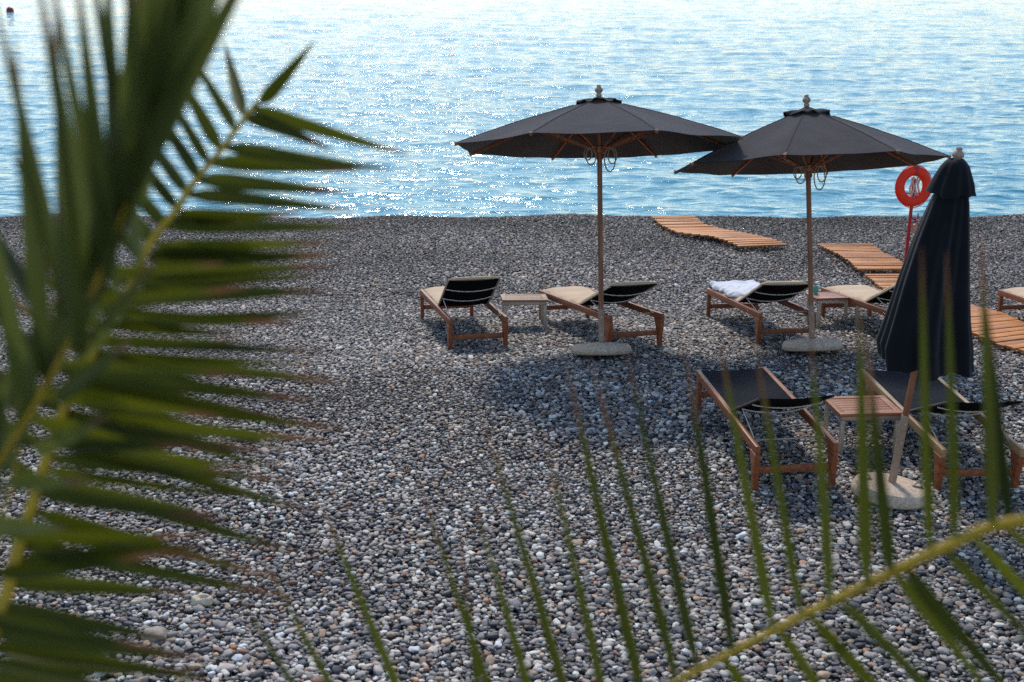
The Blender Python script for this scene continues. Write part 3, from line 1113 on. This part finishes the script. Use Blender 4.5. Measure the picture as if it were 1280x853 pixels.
# ------------------------------------------------------------------ life ring and its post
lp = on_ground(1131, 336)
post = thing('life_ring_post', 'thin red post with a hook holding the life ring', 'post')
post.location = (lp.x, lp.y, float(ground_z(lp.x, lp.y)))
post.rotation_euler = (0, R(1.4), 0)
q = MB()
q.tube([(0, 0, -.06), (0, 0, 1.28)], .024, 12)
q.build('pole', RED, post, smooth=True)
q = MB()
q.tube([(-.20, 0, 1.07), (.22, 0, 1.07)], .010, 8)
q.build('crossbar', RED, post, smooth=True)
q = MB()
q.tube([(0, -.02, .72), (.075, -.03, .72), (.095, -.03, .74), (.098, -.03, .80)], .010, 8)
q.tube([(.075, -.03, .72), (.06, -.03, .68), (.075, -.03, .655)], .008, 8)
q.build('hook', RED, post, smooth=True)
q = MB()
q.lathe([(.012, .12), (.03, .11), (.034, .02), (.03, 0)], 14, (.07, -.03, .53))
q.build('float_handle', PINK, post, smooth=True)
q = MB()
for k_, (x0, dx) in enumerate(((-.045, .0), (.02, .01), (.055, -.01), (-.02, .012))):
    q.tube([(x0 + .012 * math.sin(t * 9 + k_), -.035 - .006 * k_, 1.30 - .30 * t + dx) for t in np.linspace(0, 1, 12)], .014, 7)
q.tube([(-.09 + .18 * t, -.05, 1.02 - .05 * math.sin(t * 3.14)) for t in np.linspace(0, 1, 9)], .012, 6)
q.build('coiled_rope', PALE_ROPE, post, smooth=True)

q = MB()
Rm, rm = 0.205, 0.066
nM, nm = 64, 18
vs, fs = [], []
for i in range(nM):
    a = 2 * math.pi * i / nM
    band = 1.0
    for ang in (0.6, 2.3, 3.8, 5.5):
        dd = abs((a - ang + math.pi) % (2 * math.pi) - math.pi)
        band += 0.07 * math.exp(-(dd / .09) ** 4)
    for k_ in range(nm):
        c_ = 2 * math.pi * k_ / nm
        rr = Rm + rm * band * math.cos(c_)
        vs.append((rr * math.sin(a), rm * .78 * band * math.sin(c_), rr * math.cos(a) * 1.03))
for i in range(nM):
    for k_ in range(nm):
        fs.append((i * nm + k_, ((i + 1) % nM) * nm + k_, ((i + 1) % nM) * nm + (k_ + 1) % nm, i * nm + (k_ + 1) % nm))
q.add(vs, fs)
ring = q.build('life_ring', ORANGE, None, smooth=True, angle=80)
tag(ring, 'orange life ring hanging on a thin red post near the waterline', 'life ring')
dep = (lp - Vector((0, 0, CAM_Z))).dot(Vector((0, CP, -SP))) - .05
ring.location = view(1132, 226.5, dep)
ring.location.y = lp.y - .10
ring.rotation_euler = (R(-4), R(6), R(14))
q = MB()
pts = []
for i in range(65):
    a = 2 * math.pi * i / 64
    s_ = abs(math.sin(2 * (a - .6 + .0)))
    rr = Rm + rm * (1.06 + .10 * s_)
    pts.append((rr * math.sin(a), -.012, rr * math.cos(a) * 1.03))
q.tube(pts, .007, 6, cap=False)
q.build('grab_rope', ORANGE, ring, smooth=True)
q = MB()
q.box((.0, -.0, (Rm) * 1.08), (.045, rm * 1.75, rm * 2.3))
q.build('strap', RED, ring, bevel=.012)

# ------------------------------------------------------------------ slatted walkway sections
def walkway(label, left, right, n):
    """left and right edges measured along the section from its far end to its near end"""
    L = [on_ground(*p) for p in left]
    Rr = [on_ground(*p) for p in right]
    def samp(P, t):
        s = [0]
        for a, c in zip(P, P[1:]):
            s.append(s[-1] + (c - a).length)
        return Vector([float(np.interp(t * s[-1], s, [p[i] for p in P])) for i in range(3)])
    o = thing('slatted_walkway', label, 'walkway', 'wooden roll-out walkway sections on the pebbles')
    c0 = (samp(L, .5) + samp(Rr, .5)) / 2
    o.location = c0
    rs = random.Random(n)
    q = MB()
    length = (samp(L, 0) + samp(Rr, 0) - samp(L, 1) - samp(Rr, 1)).length / 2
    for i in range(n):
        t = (i + .5) / n
        a, c = samp(L, t), samp(Rr, t)
        a.z = float(ground_z(a.x, a.y)) + .062
        c.z = float(ground_z(c.x, c.y)) + .062
        wave = .035 * math.sin(t * length * 2.0 + n)
        jit = Vector((rs.uniform(-.010, .010), 0, .018 + wave * .5 + rs.uniform(-.006, .006)))
        wz = length / n
        q.bar(a - c0 + jit, c - c0 + jit + Vector((0, 0, rs.uniform(-.004, .004))), wz * .60, .026)
        tn = rs.choice((.75, .9, 1.0, 1.05, 1.1)) * rs.uniform(.9, 1.1)
        q.a.setdefault('tone', {}).update({k_: tn for k_ in range(len(q.v) - 8, len(q.v))})
    q.build('slats', DECK, o, bevel=.002)
    for e in (.12, .88):
        q = MB()
        pts = []
        for i in range(n + 1):
            t = i / n
            p = samp(L, t).lerp(samp(Rr, t), e)
            wave = .035 * math.sin(t * length * 2.0 + n)
            pts.append(Vector((p.x, p.y, float(ground_z(p.x, p.y)) + .048 + .012 + wave * .5)) - c0)
        q.tube(pts, .008, 6)
        q.build('runner_rope', ROPE, o, smooth=True)
    return o
walkway('orange wooden walkway section nearest the water, between the open parasols', [(812, 275.5), (828, 288), (848, 298), (890, 303), (925, 316)], [(866, 275.5), (880, 286), (915, 295), (950, 303), (986, 314)], 22)
walkway('orange wooden walkway section right of the second parasol pole', [(1020, 311), (1042, 322), (1060, 334), (1072, 346)], [(1090, 311), (1102, 322), (1122, 333), (1138, 346)], 17)
walkway('short orange walkway section partly behind the closed parasol', [(1080, 349), (1093, 360), (1108, 374)], [(1140, 349), (1160, 360), (1190, 374)], 11)
walkway('orange wooden walkway section between closed parasol and right picture edge', [(1150, 392), (1192, 418), (1250, 440), (1330, 462)], [(1215, 389), (1253, 402), (1300, 424), (1390, 452)], 18)

# ------------------------------------------------------------------ marker buoy
bd = (CAM_Z - SEA_Z) / math.tan(PITCH + math.atan((14.5 - 426.5) / F))
q = MB()
q.lathe([(.03, -.14), (.16, -.10), (.215, -.02), (.225, .06), (.20, .15), (.13, .22), (.05, .245), (.05, .27), (.02, .275)], 24)
bu = q.build('marker_buoy', RED_BUOY, None, smooth=True)
tag(bu, 'round red marker buoy floating on the sea', 'buoy')
bu.location = ((12.5 - 640) / F * bd * 1.0 / math.cos(0.0), bd, SEA_Z + .02)
bu.location.x = (12.5 - 640) / F * (bd * CP + (CAM_Z - SEA_Z) * SP)
q = MB()
q.lathe([(.222, -.03), (.232, -.02), (.232, .01), (.226, .02)], 24)
q.build('waterline_band', BLACK, bu, smooth=True)

# ------------------------------------------------------------------ a few large stones lying apart
def big_stone(name, label, px, py, size, tint_, hole=False, seed=1, yaw=0.0):
    r_ = random.Random(seed)
    me = pebble_mesh(40 + seed)
    bm = bmesh.new()
    bm.from_mesh(me)
    bmesh.ops.subdivide_edges(bm, edges=bm.edges, cuts=2, use_grid_fill=True, smooth=.6)
    for v in bm.verts:
        if hole:
            dd = ((v.co.x - .08) / .22) ** 2 + ((v.co.y + .04) / .15) ** 2
            if v.co.z > 0:
                v.co.z -= .30 * math.exp(-dd * dd)
        v.co += v.normal * .012 * math.sin(v.co.x * 17 + seed) * math.sin(v.co.y * 13 + v.co.z * 9)
    bm.to_mesh(me)
    bm.free()
    for p in me.polygons:
        p.use_smooth = True
    me.materials.append(plain(name + '_stone', tint_, .75, 0, .18, 6, .02))
    o = bpy.data.objects.new(name, me)
    COL.objects.link(o)
    o.scale = size
    p = on_ground(px, py)
    o.location = (p.x, p.y, float(ground_z(p.x, p.y)) + size[2] * .35)
    o.rotation_euler = (R(8), 0, yaw)
    return tag(o, label, 'stone')
big_stone('beach_stone', 'cream coloured stone with a hollow among small pebbles', 253, 757, (.14, .11, .085), (.62, .51, .36), True, 1, .3)
big_stone('beach_stone', 'large smooth grey brown stone under a palm leaf tip', 194, 800, (.15, .12, .085), (.40, .33, .25), False, 2, -.2)
big_stone('beach_stone', 'flat cream stone left of the hollowed stone', 172, 756, (.095, .05, .05), (.64, .54, .40), False, 3, .6)

# ------------------------------------------------------------------ palms
def leaflet(q, B, T, w, rs, sag=0.04, twist=None, n=10, tone=None, start=0.0):
    """a folded, tapering blade from B to T"""
    B, T = Vector(B), Vector(T)
    ax = T - B
    L = ax.length
    t_ = ax.normalized()
    to_cam = (Vector((0, 0, CAM_Z)) - (B + T) / 2).normalized()
    nrm = (to_cam - t_ * to_cam.dot(t_)).normalized()
    tw = rs.uniform(-.9, .9) if twist is None else twist
    nrm = Matrix.Rotation(tw, 3, t_) @ nrm
    sd = t_.cross(nrm)
    tone = rs.random() if tone is None else tone
    vs, fs, al, tn = [], [], [], []
    bend = rs.uniform(-.5, .5) * sag
    for i in range(n + 1):
        u = i / n
        c = B + ax * u + Vector((0, 0, -1)) * (sag * L * (u * u - u) * -1 if False else sag * L * u * (u - 1)) * -1 + sd * bend * L * u * (1 - u)
        hw = w / 2 * 1.12 * min(1, .35 + u * 5) * (1 - u ** 1.9) + .0006
        vs += [c + sd * hw - nrm * 0 + nrm * hw * .55, c, c - sd * hw + nrm * hw * .55]
        al += [u + start] * 3
        tn += [tone] * 3
    for i in range(n):
        k_ = i * 3
        fs += [(k_, k_ + 1, k_ + 4, k_ + 3), (k_ + 1, k_ + 2, k_ + 5, k_ + 4)]
    q.add(vs, fs, along=al, tone=tn)

def rachis_curve(P, n=40):
    P = [Vector(p) for p in P]
    out = []
    for i in range(len(P) - 1):
        a, b_, c, d = P[max(i - 1, 0)], P[i], P[i + 1], P[min(i + 2, len(P) - 1)]
        for k_ in range(6):
            t = k_ / 6
            out.append(.5 * ((2 * b_) + (c - a) * t + (2 * a - 5 * b_ + 4 * c - d) * t * t + (3 * b_ - a - 3 * c + d) * t ** 3))
    out.append(P[-1])
    return out

def frond(parent, rachis_px, leaves, rad, mleaf, seed, wd, dtip=0.0):
    """rachis_px: (x, y, depth) from base to tip; leaves: (bx, by, tx, ty[, width factor]) ; depth follows the rachis"""
    rs = random.Random(seed)
    rp = sorted(rachis_px, key=lambda p: p[1])
    ysr, dsr = [p[1] for p in rp], [p[2] for p in rp]
    q = MB()
    for lf in leaves:
        bx, by, tx, ty = lf[:4]
        f_ = lf[4] if len(lf) > 4 else 1.0
        db = float(np.interp(by, ysr, dsr))
        dt = db + dtip + rs.uniform(-.10, .10)
        B, T = view(bx, by, db), view(tx + (tx - bx) * .06, ty + (ty - by) * .06, dt)
        leaflet(q, B, T, wd * f_ * rs.uniform(.85, 1.15), rs, sag=rs.uniform(-.02, .05), twist=rs.uniform(-.7, .7), n=10, start=rs.uniform(-.10, .10))
    q.v = [tuple(Vector(v) - parent.location) for v in q.v]
    fo = q.build('frond', mleaf, parent, smooth=True, angle=180)
    pts = [p - parent.location for p in rachis_curve([view(*p) for p in rachis_px])]
    q = MB()
    q.tube(pts, [rad * (1.25 - .85 * i / (len(pts) - 1)) for i in range(len(pts))], 9)
    # small knuckles where the leaflets leave the stalk
    q.build('rachis', RACHIS, fo, smooth=True, angle=80)
    return fo

def palm(label, crown):
    o = thing('palm_tree', label, 'palm tree', 'palms in the foreground')
    gz = float(ground_z(crown.x, crown.y))
    return o, gz

def build_trunk(o, crown, gz, rad=.13):
    q = MB()
    pts, rr = [], []
    n = 46
    for i in range(n + 1):
        t = i / n
        pts.append((.05 * math.sin(t * 2.4) - .05 * math.sin(2.4), 0, -.05 + (crown.z - gz + .05) * t))
        rr.append(rad * (1.25 - .3 * t) * (1 + .09 * (i % 2)))
    q.tube(pts, rr, 16)
    q.build('trunk', TRUNK, o, smooth=True, angle=30)

# right-hand palm: one frond reaching in from the right
rach_r = [(2050, 1150, 1.75), (1800, 760, 1.72), (1560, 622, 1.72), (1280, 650, 1.78), (1180, 685, 1.80), (1090, 728, 1.84), (1000, 772, 1.88), (930, 808, 1.92), (845, 853, 1.96), (700, 938, 2.02), (590, 1010, 2.08), (500, 1075, 2.12)]
line_x = [p[0] for p in rach_r[::-1]][:10]
line_y = [p[1] for p in rach_r[::-1]][:10]
def on_rachis(x0, y0, x1, y1):
    """run the blade line from its tip on to the stalk"""
    for s in np.arange(0, 6, .01):
        x, y = x0 + (x1 - x0) * s, y0 + (y1 - y0) * s
        if y >= np.interp(x, line_x, line_y):
            return x, y
    return x1, y1
up = [(405, 640, 494, 853), (530, 622, 611, 853), (577, 683, 598, 853), (597, 640, 658, 853), (607, 535, 700, 853), (683, 560, 748, 853), (712, 470, 798, 853),
      (742, 468, 841, 841), (788, 465, 868, 818), (858, 450, 912, 792), (902, 440, 965, 772), (946, 440, 1000, 751), (1013, 430, 1034, 741), (1075, 395, 1084, 720),
      (1085, 440, 1112, 703), (1153, 330, 1165, 689), (1183, 335, 1191, 672), (1226, 310, 1239, 655), (1236, 400, 1262, 645), (1300, 330, 1300, 640), (1350, 330, 1340, 635),
      (300, 745, 395, 900), (330, 700, 440, 905)]
leaves = []
for tx, ty, bx, by in up:
    x, y = on_rachis(tx, ty, bx, by)
    leaves.append((x, y, tx, ty))
leaves += [(1132, 708, 1300, 905, 1.15), (1120, 716, 1250, 880, 1.0), (1184, 686, 1330, 840), (1218, 672, 1390, 850), (1256, 660, 1420, 800), (1046, 750, 1230, 935), (1012, 768, 1170, 945), (974, 788, 1090, 960), (905, 822, 1010, 990),
           (1330, 640, 1500, 780), (850, 850, 960, 1020)]
CR_R = view(2050, 1150, 1.75)
palm_r, gz = palm('palm whose single arching frond with thin upright leaflets enters from the right', CR_R)
palm_r.location = (CR_R.x, CR_R.y, gz)
parts_r = []
frond(palm_r, rach_r, leaves, .0076, LEAF, 21, .0150, 0.05)
build_trunk(palm_r, CR_R, gz)

# left-hand palm: fronds at several distances
CR_L = view(-330, 1250, 1.75)
palm_l, gz_l = palm('palm with dense overlapping fronds filling the left side', CR_L)
palm_l.location = (CR_L.x, CR_L.y, gz_l)
rach_1 = [(-330, 1250, 1.75), (-90, 960, 1.82), (-10, 800, 1.90), (20, 694, 1.94), (46, 613, 1.98), (76, 521, 2.0), (122, 430, 2.04), (156, 373, 2.06), (186, 307, 2.08), (217, 267, 2.1), (242, 229, 2.12), (275, 189, 2.14), (315, 136, 2.16), (326, 126, 2.16)]
l1 = [(326, 128, 390, 55), (315, 134, 500, 190), (305, 148, 412, 187), (282, 185, 480, 211), (264, 205, 440, 213), (248, 226, 425, 240), (236, 244, 430, 263), (222, 264, 372, 266),
      (208, 285, 445, 284), (196, 305, 408, 303), (186, 322, 412, 318), (173, 345, 408, 334), (158, 372, 404, 364), (146, 393, 362, 402), (134, 412, 396, 392), (124, 428, 400, 440),
      (112, 448, 425, 478), (103, 466, 385, 500), (94, 484, 425, 535), (86, 502, 360, 562), (78, 520, 402, 550), (70, 536, 335, 566), (64, 552, 385, 640), (58, 572, 350, 600), (50, 598, 365, 690), (45, 616, 280, 650),
      (38, 636, 340, 720), (30, 660, 265, 700), (24, 680, 345, 742), (16, 705, 255, 682), (8, 730, 225, 742), (0, 760, 210, 800), (-6, 790, 250, 822), (-12, 810, 260, 850), (-30, 850, 200, 870), (-20, 830, 235, 838)]
l1 += [(305, 145, 282, 58), (292, 162, 240, 70), (276, 186, 222, 90), (262, 204, 205, 110), (248, 224, 180, 118), (236, 242, 168, 150), (222, 262, 150, 170), (208, 285, 130, 190), (195, 306, 118, 220), (180, 330, 98, 240),
       (164, 358, 85, 280), (150, 385, 60, 290), (132, 415, 40, 330), (115, 445, 10, 370), (98, 476, -10, 400), (80, 514, -30, 450), (64, 560, -40, 500), (50, 600, -50, 540)]
l1 = [tuple(p) + ((1.12 if p[2] > p[0] else .85),) for p in l1]
rs_ = random.Random(77)
for p in [p for p in l1 if p[2] > p[0] + 90 and 262 < p[1] < 600][::2]:
    l1.append((p[0] - 6, p[1] + 11, p[2] - rs_.uniform(10, 90), p[3] + rs_.uniform(2, 22), .85))
frond(palm_l, rach_1, l1, .0085, LEAF, 31, .0205, 0.04)
# nearest frond, far out of focus, blades sweeping upwards
rach_2 = [(-330, 1250, 1.75), (-190, 900, 1.65), (-80, 690, 1.58), (10, 560, 1.53), (75, 450, 1.50), (130, 330, 1.48), (165, 230, 1.47), (190, 120, 1.46), (215, -60, 1.46)]
l2 = [(82, 400, -5, 15), (118, 400, 48, -20), (150, 370, 62, -40), (172, 330, 108, -70), (180, 250, 150, -130), (190, 190, 186, -140), (140, 262, 328, -70, 1.3), (205, 60, 250, -150), (48, 520, -30, 190),
      (20, 580, -50, 330), (0, 620, -80, 420), (60, 490, 30, 330), (100, 450, 70, 250)]
l2 += [(202, 110, 262, -110), (198, 150, 285, -100), (165, 215, 300, -80), (192, 170, 240, -110), (206, 60, 292, -130), (120, 330, 178, -20), (140, 300, 210, 60)]
l2 += [(60, 450, 20, 70), (95, 420, 70, 40), (135, 350, 95, -30), (150, 300, 132, -60), (165, 250, 168, -90), (180, 180, 205, -90), (190, 130, 228, -100), (140, 330, 215, 20), (120, 380, 170, 110),
       (30, 530, -20, 260), (0, 590, -40, 380), (60, 480, 110, 200), (20, 560, 60, 300), (90, 430, 150, 170), (-30, 650, 20, 430), (-50, 690, -20, 470)]
l2 += [(100, 440, 190, 330), (70, 500, 160, 430), (40, 560, 130, 520), (10, 600, 110, 600), (-30, 650, 80, 660)]
frond(palm_l, rach_2, l2, .0035, LEAF_NEAR, 41, .0205, -0.06)
# a lower frond whose blades run across to the right
rach_3 = [(-330, 1250, 1.75), (-150, 960, 1.7), (-60, 840, 1.66), (-20, 740, 1.65), (5, 640, 1.64), (25, 560, 1.64), (40, 480, 1.63), (60, 400, 1.62), (90, 320, 1.62)]
l3 = [(80, 345, 270, 330), (66, 385, 300, 360), (55, 420, 290, 425), (45, 455, 300, 470), (38, 485, 270, 520), (32, 520, 280, 590), (25, 555, 260, 560), (16, 595, 255, 640), (0, 665, 250, 668), (-12, 715, 210, 690), (-28, 770, 200, 812), (-50, 820, 180, 865), (60, 400, -30, 250), (45, 455, -40, 330), (32, 520, -60, 420), (85, 330, 20, 200)]
frond(palm_l, rach_3, l3, .003, LEAF, 51, .018, 0.1)
build_trunk(palm_l, CR_L, gz_l)
